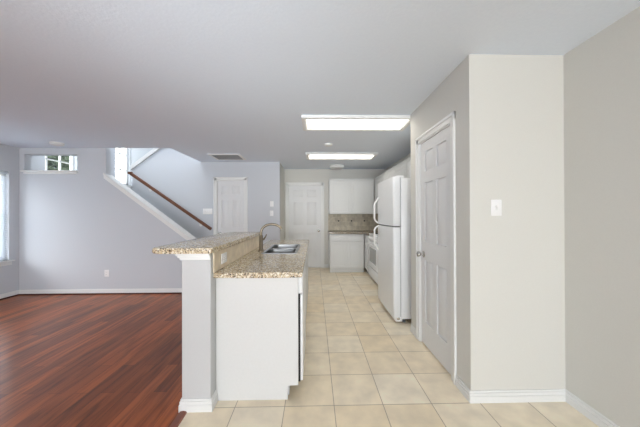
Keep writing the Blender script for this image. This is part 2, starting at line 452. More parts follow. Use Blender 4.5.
def casing_mb(w, h, cw=0.058, t=0.017, jd=0.115, leg_drop=0.0):
    """local opening 0..w x 0..h on the wall face y=0"""
    b = MB()
    def stepped(x0, x1, z0, z1, side):
        b.box(x0, x1, -t * 0.6, 0, z0, z1, 0.003, 1)
    for x0, x1, oa in ((-cw, 0.006, -1), (w - 0.006, w + cw, 1)):
        b.box(x0, x1, -t * 0.55, 0, 0, h + cw, 0.002, 1)
        if oa < 0: b.box(x0, x0 + cw * 0.45, -t, -t * 0.5, 0, h + cw, 0.004, 2)
        else: b.box(x1 - cw * 0.45, x1, -t, -t * 0.5, 0, h + cw, 0.004, 2)
    b.box(-cw, w + cw, -t * 0.55, 0, h - 0.006, h + cw, 0.002, 1)
    b.box(-cw, w + cw, -t, -t * 0.5, h + cw * 0.55, h + cw, 0.004, 2)
    b.box(0, w, 0.03, jd, 0, 0.016); b.box(0, 0.016, 0.0, jd, 0, h); b.box(w - 0.016, w, 0.0, jd, 0, h); b.box(0, w, 0.0, jd, h - 0.016, h)
    # stop
    b.box(0.016, 0.026, 0.05, 0.08, 0, h - 0.016); b.box(w - 0.026, w - 0.016, 0.05, 0.08, 0, h - 0.016); b.box(0.016, w - 0.016, 0.05, 0.08, h - 0.026, h - 0.016)
    return b
def panel_door(name, xf, w, h, knob_side, label, hinge=True, loc=None, recess=0.012, slabmat='door', knobmat='chrome'):
    root = thing(name, loc, label, 'door', kind='structure')
    part('casing', casing_mb(w, h), M['trim'], root, xf=xf)
    sw, sh = w - 0.038, h - 0.03
    sl = part('door_slab', six_panel_slab(sw, sh), M[slabmat], root, xf=xf @ Matrix.Translation((0.019, recess, 0.012)))
    kx = 0.019 + (0.062 if knob_side == 0 else sw - 0.062)
    b = MB(); b.lathe((kx, recess, 0.915), (0, -1, 0), [(0, 0.032), (0.006, 0.031), (0.010, 0.014), (0.034, 0.012), (0.040, 0.022), (0.052, 0.028), (0.064, 0.026), (0.070, 0.014), (0.071, 0.0)])
    part('door_knob', b, M[knobmat], sl, label='satin metal door knob', xf=xf)
    if hinge:
        hx = w - 0.017 if knob_side == 0 else 0.017
        for hz in (0.22, 1.08, 1.84):
            b = MB(); b.lathe((hx, recess - 0.006, hz - 0.045), (0, 0, 1), [(0, 0.006), (0.003, 0.008), (0.087, 0.008), (0.09, 0.006)], 10)
            b.box(hx - 0.004, hx + (0.02 if hx < w / 2 else 0.003), recess - 0.002, recess + 0.002, hz - 0.043, hz + 0.043)
            b.box(hx - (0.02 if hx > w / 2 else 0.003), hx + 0.004, recess - 0.002, recess + 0.002, hz - 0.043, hz + 0.043)
            part('hinge', b, M['trim'], root, xf=xf)
    return root
# pantry door faces -X; local x runs towards the camera (-Y) so that the knob is at the far side
xf = Matrix.Translation((XP, PD1, 0)) @ Matrix.Rotation(-PI / 2, 4, 'Z')
panel_door('door_1', xf, PD1 - PD0, PDH, 0, 'grey white six panel pantry door right of the refrigerator', loc=(XP, PD1, 0))
xf = Matrix.Translation((KD0, YB, 0))
panel_door('door_2', xf, KD1 - KD0, 2.055, 1, 'white six panel door at the far end of the kitchen', loc=(KD0, YB, 0))
xf = Matrix.Translation((SD0, YS, 0))
panel_door('door_3', xf, SD1 - SD0, 2.055, 0, 'narrow white six panel closet door right of the handrail', loc=(SD0, YS, 0))

# ------------------------------------------------------------------ windows
def window_y(name, label, w, ym, zm, frame=0.05, x=XL, sill=True):
    """window in the left wall, opening w=(y0,y1,z0,z1)"""
    y0, y1, z0, z1 = w
    root = thing(name, (x - 0.09, y0, z0), label, 'window', kind='structure')
    b = MB()
    xa, xb = x - 0.12, x - 0.07
    for a0, a1, c0, c1 in ((y0, y0 + frame, z0, z1), (y1 - frame, y1, z0, z1), (y0, y1, z0, z0 + frame), (y0, y1, z1 - frame, z1)):
        b.box(xa, xb, a0, a1, c0, c1, 0.006)
    part('window_frame', b, M['trim'], root)
    b = MB()
    for yy in ym:
        b.box(xa + 0.012, xb - 0.008, yy - 0.011, yy + 0.011, z0 + frame, z1 - frame)
    for zz in zm:
        b.box(xa + 0.012, xb - 0.008, y0 + frame, y1 - frame, zz - 0.011, zz + 0.011)
    part('muntins', b, M['trim'], root)
    b = MB(); b.box(x - 0.099, x - 0.095, y0 + frame * 0.6, y1 - frame * 0.6, z0 + frame * 0.6, z1 - frame * 0.6)
    part('pane', b, M['glass'], root)
    if sill:
        b = MB(); b.box(x - 0.07, x + 0.045, y0 - 0.05, y1 + 0.05, z0 - 0.022, z0, 0.006); b.box(x, x + 0.014, y0 - 0.03, y1 + 0.03, z0 - 0.08, z0 - 0.022, 0.004)
        part('window_sill', b, M['trim'], root)
    return root
window_y('window_1', 'bright window with white blinds on the outer left wall', LW, (), (1.31,))
window_y('window_2', 'small paned window seen through the high wall opening, trees outside', SW1, (4.91, 5.17), (2.37, 2.64, 2.91, 3.1), frame=0.035, sill=False)
window_y('window_3', 'bright stairwell window left of the upper handrail end', SW2, (6.73,), (2.5, 2.9), sill=True)
t = thing('window_blind', (XL - 0.04, LW[0], LW[2]), 'white horizontal slat blind hanging in the far left window', 'blind')
b = MB(); b.box(XL - 0.06, XL - 0.015, LW[0] + 0.01, LW[1] - 0.01, LW[3] - 0.045, LW[3] - 0.004, 0.004); part('head_rail', b, M['blind'], t)
b = MB()
zz = LW[2] + 0.03
while zz < LW[3] - 0.06:
    b._add([(XL - 0.058, LW[0] + 0.012, zz + 0.015), (XL - 0.018, LW[0] + 0.012, zz - 0.015), (XL - 0.018, LW[1] - 0.012, zz - 0.015), (XL - 0.058, LW[1] - 0.012, zz + 0.015),
            (XL - 0.058, LW[0] + 0.012, zz + 0.0175), (XL - 0.018, LW[0] + 0.012, zz - 0.0125), (XL - 0.018, LW[1] - 0.012, zz - 0.0125), (XL - 0.058, LW[1] - 0.012, zz + 0.0175)],
           [(0, 1, 2, 3), (7, 6, 5, 4), (0, 4, 5, 1), (1, 5, 6, 2), (2, 6, 7, 3), (3, 7, 4, 0)])
    zz += 0.036
part('slats', b, M['blind'], t)
b = MB(); b.box(XL - 0.055, XL - 0.022, LW[0] + 0.012, LW[1] - 0.012, LW[2] + 0.002, LW[2] + 0.018, 0.004); part('bottom_rail', b, M['blind'], t)

# ------------------------------------------------------------------ outside
b = MB(); b.box(-40, XL - 0.4, -20, 40, -0.4, -0.3)
struct('ground', b, M['ground'], 'lawn outside the left windows', 'ground')
def tree(x, y, h, r, label):
    t = thing('tree', (x, y, -0.3), label, 'tree', 'trees outside the small high window')
    b = MB(); b.tube([(x, y, -0.3), (x + 0.05, y, h * 0.4), (x - 0.05, y + 0.1, h * 0.75)], [0.16, 0.12, 0.05])
    for k in range(7):
        a = k * 2.4; z = h * (0.35 + 0.07 * k)
        b.tube([(x, y, z), (x + math.cos(a) * r * 0.4, y + math.sin(a) * r * 0.4, z + 0.4), (x + math.cos(a) * r * 0.85, y + math.sin(a) * r * 0.85, z + 1.0)], [0.05, 0.035, 0.012], 6)
    part('trunk', b, M['bark'], t)
    b = MB()
    for k in range(5200):
        u = random.uniform(-1, 1); a = random.uniform(0, 2 * PI); rr = r * random.uniform(0.45, 1) ; q = math.sqrt(1 - u * u)
        c = Vector((x + math.cos(a) * q * rr, y + math.sin(a) * q * rr, h * 0.68 + u * rr * 1.15))
        n1 = Vector((random.gauss(0, 1), random.gauss(0, 1), random.gauss(0, 1))).normalized(); n2 = n1.orthogonal().normalized()
        s = random.uniform(0.09, 0.16)
        b._add([c - n1 * s, c + n2 * s * 0.5, c + n1 * s, c - n2 * s * 0.5], [(0, 1, 2, 3)])
    part('foliage', b, M['leaf'], t)
tree(-10.5, 10.3, 4.6, 1.25, 'leafy green tree outside the small high window')
tree(-12.5, 13.4, 5.0, 1.1, 'leafy tree behind the right panes of the high window')

# ------------------------------------------------------------------ island: wall, trim, bar top
PX0, PX1, PY0, PY1 = -0.893, -0.700, 1.752, 3.26
b = MB(); b.box(PX0, PX1, PY0, PY1, 0, 1.062, 0.004, 1)
struct('wall_island', b, M['column'], 'pale grey half wall under the raised granite bar', 'half wall')
b = MB()
for zz0, zz1, tt in ((0, 0.048, 0.015), (0.048, 0.07, 0.011), (0.07, 0.084, 0.007)):
    b.box(PX0 - tt, PX1 + (tt if zz1 < 0.2 else 0), PY0 - tt, PY0, zz0, zz1, 0.002, 1)
    b.box(PX0 - tt, PX0, PY0, PY1 + tt, zz0, zz1, 0.002, 1)
    b.box(PX0, PX1, PY1, PY1 + tt, zz0, zz1, 0.002, 1)
    b.box(PX1, PX1 + tt, PY0, 1.838, zz0, zz1, 0.002, 1)
struct('baseboard_island', b, M['trim'], 'white baseboard around the foot of the island half wall', 'baseboard')
b = MB()
for zz0, zz1, tt in ((1.014, 1.030, 0.010), (1.030, 1.046, 0.020), (1.046, 1.062, 0.028)):
    b.box(PX0 - tt, PX1 + 0.002, PY0 - tt, PY0, zz0, zz1, 0.003, 2)
    b.box(PX0 - tt, PX0, PY0, PY1, zz0, zz1, 0.003, 2)
struct('trim_6', b, M['trim'], 'white moulding directly below the raised granite bar', 'moulding')
def round_poly(x0, x1, y0, y1, radii, n=6):
    """radii for corners (x0,y0),(x1,y0),(x1,y1),(x0,y1)"""
    out = []
    for (cx, cy, sx, sy, a0), r in zip(((x0, y0, 1, 1, PI), (x1, y0, -1, 1, 1.5 * PI), (x1, y1, -1, -1, 0), (x0, y1, 1, -1, 0.5 * PI)), radii):
        if r <= 0: out.append((cx, cy)); continue
        for k in range(n + 1):
            a = a0 + (PI / 2) * k / n
            out.append((cx + sx * r + math.cos(a) * r, cy + sy * r + math.sin(a) * r))
    return out
b = MB(); b.prism(round_poly(-1.084, -0.672, 1.700, 3.29, (0.06, 0.012, 0.012, 0.06)), 'Z', 1.062, 1.099, 0.011, 3)
single('bar_top', b, M['granite'], (-0.86, 2.5, 1.062), 'raised beige granite bar top on the half wall', 'countertop')
# backsplash between counter and bar
b = MB(); b.box(PX1, PX1 + 0.010, 1.790, PY1, 0.916, 1.062, 0.002, 1)
props(link_mesh('backsplash', b, M['splash_island']), 'beige stone tile backsplash between sink counter and raised bar', 'backsplash', kind='structure')

# island cabinet (hollow carcass)
CX0, CX1, CY0, CY1 = PX1, -0.118, 1.842, 4.09
t = thing('island_cabinet', (-0.4, 1.842, 0), 'white kitchen island cabinet with plain end panel facing the viewer', 'cabinet')
b = MB()
ep = [(CX0 + 0.001, 0), (-0.193, 0), (-0.193, 0.10), (CX1, 0.10), (CX1, 0.873), (CX0 + 0.001, 0.873)]
b.prism(ep, 'Y', CY0, CY0 + 0.019, 0.0015, 1)
part('end_panel', b, M['cab'], t)
b = MB(); b.prism(ep, 'Y', CY1 - 0.019, CY1); part('end_panel', b, M['cab'], t)
b = MB(); b.box(CX0 + 0.001, CX0 + 0.019, CY0 + 0.019, CY1 - 0.019, 0, 0.873)
b.box(CX0 + 0.019, -0.20, 2.49, CY1 - 0.019, 0.10, 0.118); b.box(CX0 + 0.019, CX1, 2.475, 2.49, 0.10, 0.873); b.box(CX0 + 0.019, CX1, 3.46, 3.475, 0.10, 0.873)
part('carcass', b, M['cab'], t)
b = MB(); b.box(-0.206, -0.194, 2.475, CY1 - 0.019, 0, 0.10); part('toe_kick', b, M['cab'], t)
b = MB()
for y0, y1 in ((2.475, 2.515), (3.43, 3.49), (4.05, 4.09)): b.box(CX1 - 0.019, CX1, y0, y1, 0.10, 0.873)
for z0, z1 in ((0.10, 0.13), (0.70, 0.73), (0.845, 0.873)): b.box(CX1 - 0.019, CX1, 2.515, 4.05, z0, z1)
part('face_frame', b, M['cab'], t)
def shaker(b, axis, f, a0, a1, z0, z1, t=0.018, st=0.055):
    """raised-frame front; axis 'X': front faces +-Y at y=f (t signed outwards), runs along X. axis 'Y': runs along Y at x=f"""
    def bx(p, q, d0, d1, s0, s1, bev=0.002):
        if axis == 'X': b.box(p, q, f + d0, f + d1, s0, s1, bev, 1)
        else: b.box(f + d0, f + d1, p, q, s0, s1, bev, 1)
    bx(a0, a1, 0, t * 0.7, z0, z1)
    sz = min(st, (z1 - z0) * 0.28)
    for p, q, s0, s1 in ((a0, a0 + st, z0, z1), (a1 - st, a1, z0, z1), (a0 + st, a1 - st, z0, z0 + sz), (a0 + st, a1 - st, z1 - sz, z1)):
        bx(p, q, t * 0.65, t, s0, s1)
    if z1 - z0 > 0.25:
        bx(a0 + st + 0.02, a1 - st - 0.02, t * 0.65, t * 0.95, z0 + sz + 0.02, z1 - sz - 0.02, 0.006)
    return b
for y0, y1, z0, z1, nm in ((2.50, 2.975, 0.12, 0.705, 'door'), (2.98, 3.455, 0.12, 0.705, 'door'), (2.50, 3.455, 0.72, 0.86, 'drawer_front'), (3.48, 4.07, 0.12, 0.705, 'door'), (3.48, 4.07, 0.72, 0.86, 'drawer_front')):
    part(nm, shaker(MB(), 'Y', CX1, y0, y1, z0, z1, 0.018), M['cab'], t)
# dishwasher beside the end panel
t = thing('dishwasher', (-0.42, 2.17, 0), 'white dishwasher in the island behind the end panel', 'dishwasher')
b = MB(); b.box(-0.66, -0.135, 1.868, 2.468, 0.115, 0.862, 0.004); b.box(-0.62, -0.198, 1.88, 2.455, 0.0, 0.115); part('tub', b, M['dark'], t)
b = MB(); b.box(-0.105, -0.086, 1.872, 2.462, 0.115, 0.735, 0.005); part('door', b, M['appliance'], t)
b = MB(); b.box(-0.135, -0.105, 1.868, 2.464, 0.11, 0.735); part('door_liner', b, M['dark'], t, label='dark gap behind the dishwasher door')
b = MB(); b.box(-0.135, -0.086, 1.866, 2.464, 0.742, 0.866, 0.012, 3)
part('control_panel', b, M['appliance'], t)
b = MB(); b.box(-0.198, -0.186, 1.875, 2.46, 0.012, 0.112); part('kick_plate', b, M['appliance'], t)
# counter with the sink cut out
SX0, SX1, SY0, SY1 = -0.535, -0.195, 2.66, 3.44
t0, t1 = 0.876, 0.914
b = MB()
xs = [PX1 + 0.0, SX0, SX1, -0.086]; ys = [1.800, SY0, SY1, 4.125]
g = {}
for i, x in enumerate(xs):
    for j, y in enumerate(ys): g[i, j] = b.bm.verts.new((x, y, t1))
fs = [b.bm.faces.new((g[i, j], g[i + 1, j], g[i + 1, j + 1], g[i, j + 1])) for i in range(3) for j in range(3) if (i, j) != (1, 1)]
ext = bmesh.ops.extrude_face_region(b.bm, geom=fs)
dn = [e for e in ext['geom'] if isinstance(e, bmesh.types.BMVert)]
for v in dn: v.co.z = t0
es = []
for e in b.bm.edges:
    p, q = e.verts[0].co, e.verts[1].co
    if abs(p.z - q.z) < 1e-5:
        for ax, val in ((1, ys[0]), (0, xs[3]), (1, ys[3])):
            if abs(p[ax] - val) < 1e-5 and abs(q[ax] - val) < 1e-5: es.append(e)
bmesh.ops.bevel(b.bm, geom=es, offset=0.010, segments=3, affect='EDGES', profile=0.5)
single('island_countertop', b, M['granite'], (-0.4, 1.8, t0), 'lower beige granite countertop holding the sink', 'countertop')
# sink
t = thing('sink', (-0.385, 3.05, 0.74), 'double bowl stainless steel sink set in the island counter', 'sink')
b = MB()
def frame_box(b, x0, x1, y0, y1, z0, z1, w):
    b.box(x0, x1, y0, y0 + w, z0, z1, 0.002, 1); b.box(x0, x1, y1 - w, y1, z0, z1, 0.002, 1)
    b.box(x0, x0 + w, y0 + w, y1 - w, z0, z1, 0.002, 1); b.box(x1 - w, x1, y0 + w, y1 - w, z0, z1, 0.002, 1)
frame_box(b, SX0 - 0.014, SX1 + 0.014, SY0 - 0.014, SY1 + 0.014, 0.914, 0.920, 0.03)
mid = (SY0 + SY1) / 2
b.box(SX0 + 0.012, SX1 - 0.012, mid - 0.014, mid + 0.014, 0.905, 0.919, 0.003)
part('rim', b, M['steel'], t)
for y0, y1 in ((SY0 + 0.016, mid - 0.012), (mid + 0.012, SY1 - 0.016)):
    b = MB()
    pts_t = round_poly(SX0 + 0.016, SX1 - 0.016, y0, y1, (0.05,) * 4, 5)
    def ring(ins, z): return [b.bm.verts.new((x + (ins if x < (SX0 + SX1) / 2 else -ins), y + (ins if y < (y0 + y1) / 2 else -ins), z)) for x, y in pts_t]
    R = [ring(0, 0.916), ring(0.006, 0.77), ring(0.03, 0.745)]
    for q, w in zip(R, R[1:]):
        for k in range(len(q)): b.bm.faces.new((q[k], q[(k + 1) % len(q)], w[(k + 1) % len(q)], w[k]))
    b.bm.faces.new(R[-1])
    bowl = part('bowl', b, M['steel'], t)
    b = MB(); b.lathe(((SX0 + SX1) / 2, (y0 + y1) / 2, 0.745), (0, 0, 1), [(0, 0.05), (0.004, 0.046), (0.002, 0.03), (0.001, 0.0)], 20); part('drain', b, M['chrome'], bowl)
# faucet
fx, fy = -0.592, 2.87
t = thing('faucet', (fx, fy, 0.914), 'tall gooseneck nickel faucet beside the sink', 'faucet')
b = MB(); b.lathe((fx, fy, 0.914), (0, 0, 1), [(0, 0.036), (0.006, 0.036), (0.012, 0.026), (0.02, 0.022), (0.17, 0.019), (0.18, 0.012), (0.181, 0)], 20); part('body', b, M['faucet'], t)
b = MB(); pth = [(fx, fy, 1.085), (fx, fy, 1.12)]
for k in range(0, 13):
    a = PI - (PI * 0.80) * k / 12
    pth.append((fx + 0.118 + 0.118 * math.cos(a), fy - 0.0, 1.12 + 0.090 * math.sin(a)))
pth.append((pth[-1][0] + 0.012, fy, pth[-1][2] - 0.018))
b.tube(pth, [0.0135] * (len(pth) - 2) + [0.0145, 0.015], 14); part('spout', b, M['faucet'], t)
b = MB(); b.tube([(fx + 0.014, fy, 1.04), (fx + 0.03, fy, 1.045), (fx + 0.05, fy - 0.005, 1.07), (fx + 0.062, fy - 0.01, 1.10)], [0.013, 0.011, 0.007, 0.006], 10); part('lever', b, M['faucet'], t)

# ------------------------------------------------------------------ wall plates
def plate(name, face, c, w, h, kind, label, cat, group=None):
    """face: '-Y', '-X' or '+X'; c = centre on the wall plane"""
    rot = {'-Y': 0, '-X': -PI / 2, '+X': PI / 2}[face]
    t = thing(name, c, label, cat, group)
    xf = Matrix.Translation(c) @ Matrix.Rotation(rot, 4, 'Z')
    b = MB(); b.box(-w / 2, w / 2, -0.006, 0, -h / 2, h / 2, 0.003, 2); part('cover_plate', b, M['plate'], t, xf=xf)
    if kind == 'wide':
        for dx in (-0.02, 0.02):
            b = MB(); b.box(dx - 0.013, dx + 0.013, -0.0085, -0.005, -0.016, 0.016, 0.004, 2); so = part('socket', b, M['plate'], t, xf=xf)
            b = MB(); b.box(dx - 0.005, dx + 0.005, -0.0089, -0.0083, -0.008, -0.005); b.box(dx - 0.005, dx + 0.005, -0.0089, -0.0083, 0.005, 0.008); part('slots', b, M['dark'], so, xf=xf)
    elif kind == 'outlet':
        for dz in (-0.02, 0.02):
            b = MB(); b.box(-0.016, 0.016, -0.0085, -0.005, dz - 0.013, dz + 0.013, 0.004, 2); so = part('socket', b, M['plate'], t, xf=xf)
            b = MB(); b.box(-0.008, -0.005, -0.0089, -0.0083, dz - 0.005, dz + 0.005); b.box(0.005, 0.008, -0.0089, -0.0083, dz - 0.005, dz + 0.005); part('slots', b, M['dark'], so, xf=xf)
    else:
        n = kind
        for k in range(n):
            cx = (k - (n - 1) / 2) * 0.046
            b = MB(); b.box(cx - 0.005, cx + 0.005, -0.016, -0.005, -0.004, 0.014, 0.002, 1); part('toggle', b, M['plate'], t, xf=xf)
            b = MB(); b.box(cx - 0.008, cx + 0.008, -0.0068, -0.0055, -0.016, 0.016); part('toggle_slot', b, M['trim'], t, xf=xf)
    return t
plate('light_switch', '-Y', (1.276, YF, 1.36), 0.076, 0.114, 1, 'white single light switch on the pale pantry wall', 'light switch')
plate('light_switch', '-Y', (-2.255, YS, 1.39), 0.20, 0.118, 3, 'wide white switch plate just left of the closet door', 'light switch')
plate('light_switch', '-Y', (-0.905, YS, 1.545), 0.075, 0.115, 1, 'upper white switch plate near the wall corner behind the faucet', 'light switch')
plate('light_switch', '-Y', (-0.91, YS, 1.345), 0.075, 0.115, 1, 'lower white switch plate near the wall corner behind the faucet', 'light switch')
plate('wall_outlet', '-Y', (-3.475, YL, 0.345), 0.075, 0.115, 'outlet', 'white outlet low on the far living room wall', 'outlet')
plate('wall_outlet', '+X', (PX1 + 0.010, 1.975, 0.988), 0.112, 0.076, 'wide', 'white outlet in the beige island backsplash', 'outlet')

# ------------------------------------------------------------------ handrail
t = thing('handrail', (-3.0, YS - 0.07, 1.6), 'dark brown wooden handrail sloping along the stair wall', 'handrail')
ry = YS - 0.075
p0 = Vector((-3.80, ry, 2.175)); p1 = Vector((-2.155, ry, 1.02))
d = (p1 - p0).normalized(); up = Vector((-d.z, 0, d.x)); up = up if up.z > 0 else -up
b = MB(); n = Vector((0, 1, 0))
prof = [(-0.022, -0.03), (0.022, -0.03), (0.026, 0.0), (0.022, 0.022), (0.0, 0.03), (-0.022, 0.022), (-0.026, 0.0)]
v = [p0 + n * a + up * c for a, c in prof] + [p1 + n * a + up * c for a, c in prof]
k = len(prof)
b._add(v, [tuple(range(k)), tuple(range(2 * k - 1, k - 1, -1))] + [(i, (i + 1) % k, k + (i + 1) % k, k + i) for i in range(k)])
# level return at the upper end
b.box(-3.86, -3.78, ry - 0.024, ry + 0.024, 2.165, 2.215, 0.006)
part('rail', b, M['rail'], t)
for f in (0.22, 0.86):
    c = p0.lerp(p1, f) - up * 0.028
    b = MB(); b.tube([c, c + Vector((0, 0.005, -0.03)), c + Vector((0, 0.04, -0.06)), c + Vector((0, 0.072, -0.06))], 0.008, 8)
    b.lathe(c + Vector((0, 0.075, -0.06)), (0, -1, 0), [(0, 0.03), (0.006, 0.028), (0.012, 0.01), (0.013, 0)], 14)
    part('bracket', b, M['trim'], t, label='white rail bracket')

# ------------------------------------------------------------------ ceiling fixtures
def ceiling_light(x0, x1, y0, y1, label):
    t = thing('ceiling_light', ((x0 + x1) / 2, (y0 + y1) / 2, H), label, 'ceiling light', 'kitchen ceiling lights')
    w = 0.062; z0 = H - 0.036
    b = MB(); loops = []
    for d, z in ((0.0, H), (0.0, z0 + 0.008), (0.008, z0), (0.044, z0), (0.05, z0 + 0.005), (w, H - 0.022), (w, H)):
        loops.append([b.bm.verts.new(p) for p in ((x0 + d, y0 + d, z), (x1 - d, y0 + d, z), (x1 - d, y1 - d, z), (x0 + d, y1 - d, z))])
    for q, r in zip(loops, loops[1:] + loops[:1]):
        for k in range(4): b.bm.faces.new((q[k], q[(k + 1) % 4], r[(k + 1) % 4], r[k]))
    part('frame', b, M['trim'], t)
    b = MB(); b.box(x0 + w, x1 - w, y0 + w, y1 - w, H - 0.024, H - 0.012)
    part('diffuser', b, M['diffuser'], t)
    return t
ceiling_light(-0.145, 1.165, 2.90, 3.355, 'nearer and larger lit rectangular ceiling light above the kitchen aisle')
ceiling_light(-0.155, 1.165, 4.66, 5.12, 'farther lit rectangular ceiling light deep in the kitchen')
def disc(name, x, y, r, h, label, cat, mat):
    b = MB(); b.lathe((x, y, H), (0, 0, -1), [(0, r), (h * 0.35, r), (h * 0.75, r * 0.86), (h * 0.95, r * 0.5), (h, 0.0)], 32)
    return single(name, b, mat, (x, y, H), label, cat)
disc('smoke_detector', 0.222, 4.10, 0.068, 0.035, 'small round white smoke detector between the two ceiling lights', 'smoke detector', M['trim'])
disc('ceiling_lamp', 0.52, 5.93, 0.165, 0.075, 'round white dome lamp on the ceiling near the kitchen end wall', 'ceiling lamp', M['trim'])
disc('smoke_detector', -3.99, 4.08, 0.085, 0.045, 'round white smoke detector above the small high wall opening', 'smoke detector', M['trim'])
vx0, vx1, vy0, vy1 = -1.965, -1.38, 4.78, 5.26
t = thing('ceiling_vent', ((vx0 + vx1) / 2, (vy0 + vy1) / 2, H), 'white framed return air vent in the ceiling before the closet door', 'vent')
b = MB(); frame_box(b, vx0, vx1, vy0, vy1, H - 0.014, H, 0.045); part('frame', b, M['trim'], t)
b = MB(); b.box(vx0 + 0.04, vx1 - 0.04, vy0 + 0.04, vy1 - 0.04, H - 0.003, H); part('backing', b, M['gasket'], t)
b = MB()
for k in range(17):
    y = vy0 + 0.055 + k * (vy1 - vy0 - 0.11) / 16
    b.prism([(y - 0.010, H - 0.0035), (y - 0.008, H - 0.0035), (y + 0.010, H - 0.0125), (y + 0.008, H - 0.0125)], 'X', vx0 + 0.04, vx1 - 0.04)
part('louvers', b, M['louver'], t)

# ------------------------------------------------------------------ kitchen cabinets, end wall
def base_unit(name, x0, x1, label, two=True, drawers=True, xs=None):
    t = thing(name, ((x0 + x1) / 2, YB - 0.01, 0), label, 'cabinet')
    f = 5.80
    b = MB(); b.box(x0, x1, f, YB - 0.003, 0.10, 0.874, 0.003, 1); part('carcass', b, M['cabback'], t)
    b = MB(); b.box(x0 + 0.004, x1, f + 0.05, f + 0.066, 0, 0.10); part('toe_kick', b, M['cabback'], t)
    for a0, a1 in xs:
        part('door', shaker(MB(), 'X', f, a0, a1, 0.12, 0.705, -0.018), M['cabback'], t)
        part('drawer_front', shaker(MB(), 'X', f, a0, a1, 0.725, 0.86, -0.018, 0.04), M['cabback'], t)
    return t
base_unit('base_cabinet', 0.342, 1.118, 'white base cabinet below the brown backsplash at the kitchen end', xs=((0.36, 0.725), (0.735, 1.10)))
t = thing('corner_cabinet', (1.45, 5.9, 0), 'white corner base cabinet beside the range', 'cabinet')
b = MB(); b.box(1.140, XR - 0.003, 5.335, YB - 0.003, 0.10, 0.874, 0.003, 1); part('carcass', b, M['cabback'], t)
b = MB(); b.box(1.19, 1.206, 5.335, 5.86, 0, 0.10); part('toe_kick', b, M['cabback'], t)
part('door', shaker(MB(), 'Y', 1.140, 5.36, 5.76, 0.12, 0.705, -0.018), M['cabback'], t)
part('drawer_front', shaker(MB(), 'Y', 1.140, 5.36, 5.76, 0.725, 0.86, -0.018, 0.04), M['cabback'], t)
b = MB(); b.prism([(0.325, 5.765), (1.108, 5.765), (1.108, 5.335), (XR - 0.002, 5.335), (XR - 0.002, YB - 0.002), (0.325, YB - 0.002)], 'Z', 0.876, 0.914, 0.008, 2)
single('rear_countertop', b, M['granite_back'], (1.0, 6.0, 0.876), 'brown granite countertop on the kitchen end cabinet', 'countertop')
b = MB(); b.box(0.342, XR - 0.002, YB - 0.010, YB, 0.916, 1.322, 0.001, 1)
props(link_mesh('backsplash', b, M['splash_back']), 'brown stone tile backsplash between the kitchen end cabinets', 'backsplash', kind='structure')
b = MB()
for x in (0.60, 0.92, 1.24): 
    b.box(x - 0.017, x + 0.017, YB - 0.0125, YB - 0.009, 1.14, 1.174, 0.001, 1)
o = struct('trim_7', b, M['dark'], 'small dark accent tiles in the brown backsplash', 'accent tiles')
UF = 6.06; UX = 1.435; UT = 2.125; UB = 1.325
def crown(b, axis, f, a0, a1, s):
    """stepped crown: axis along 'X' with front y=f or 'Y' with front x=f"""
    for z0, z1, p in ((UT - 0.012, UT + 0.004, 0.006), (UT + 0.004, UT + 0.024, 0.016), (UT + 0.024, UT + 0.036, 0.028)):
        if axis == 'X': b.box(a0, a1, f - p, f + 0.02, z0, z1, 0.003, 1)
        else: b.box(f - p, f + 0.02, a0, a1, z0, z1, 0.003, 1)
t = thing('upper_cabinet', (0.85, YB - 0.005, UB), 'white two door upper cabinet above the brown backsplash', 'cabinet')
b = MB(); b.box(0.352, UX - 0.022, UF, YB - 0.003, UB, UT, 0.003, 1); part('carcass', b, M['cabback'], t)
for a0, a1 in ((0.362, 0.855), (0.865, 1.395)): part('door', shaker(MB(), 'X', UF, a0, a1, UB + 0.012, UT - 0.02, -0.018), M['cabback'], t)
b = MB(); crown(b, 'X', UF, 0.345, UX - 0.03, 1); part('crown', b, M['cabback'], t)
def right_upper(y0, y1, z0, doors, label):
    t = thing('upper_cabinet', (XR - 0.01, (y0 + y1) / 2, z0), label, 'cabinet')
    b = MB(); b.box(UX, XR - 0.003, y0, y1, z0, UT, 0.003, 1); part('carcass', b, M['cabback'], t)
    w = (y1 - y0) / doors
    for k in range(doors): part('door', shaker(MB(), 'Y', UX, y0 + k * w + 0.006, y0 + (k + 1) * w - 0.006, z0 + 0.012, UT - 0.02, -0.018, 0.05), M['cabback'], t)
    b = MB(); crown(b, 'Y', UX, y0, y1, 1); part('crown', b, M['cabback'], t)
right_upper(2.90, 3.93, 1.83, 2, 'white cabinet above the refrigerator')
right_upper(3.935, 4.535, UB, 1, 'white upper cabinet just beyond the refrigerator top')
right_upper(4.54, 5.30, 1.60, 2, 'white upper cabinet above the range')
right_upper(5.305, 6.03, UB, 2, 'white upper cabinet nearest the far right kitchen corner')

# ------------------------------------------------------------------ refrigerator
t = thing('refrigerator', (1.38, 3.47, 0), 'tall white two door refrigerator in the alcove past the pantry', 'refrigerator')
FX, FB, FY0, FY1 = 0.948, 1.040, 3.075, 3.855
b = MB(); b.box(FB, 1.735, FY0, FY1, 0.055, 1.755, 0.008, 2); part('cabinet_body', b, M['appliance'], t)
def fdoor(z0, z1):
    pts = []
    n = 10
    r = 0.022
    for k in range(n + 1):                       # bowed front from near to far
        f = k / n; y = FY0 + r + (FY1 - FY0 - 2 * r) * f
        pts.append((FX - 0.010 * math.sin(PI * f), y))
    poly = [(FB - 0.012, FY0), (FX + 0.022, FY0)] + [(FX + r - r * math.sin(a), FY0 + r - r * math.cos(a)) for a in (0.4, 0.8, 1.2)] + pts + \
           [(FX + r - r * math.sin(a), FY1 - r + r * math.cos(a)) for a in (1.2, 0.8, 0.4)] + [(FX + 0.022, FY1), (FB - 0.012, FY1)]
    b = MB(); b.prism(poly, 'Z', z0, z1, 0.006, 2); return b
d1 = part('freezer_door', fdoor(1.175, 1.770), M['appliance'], t)
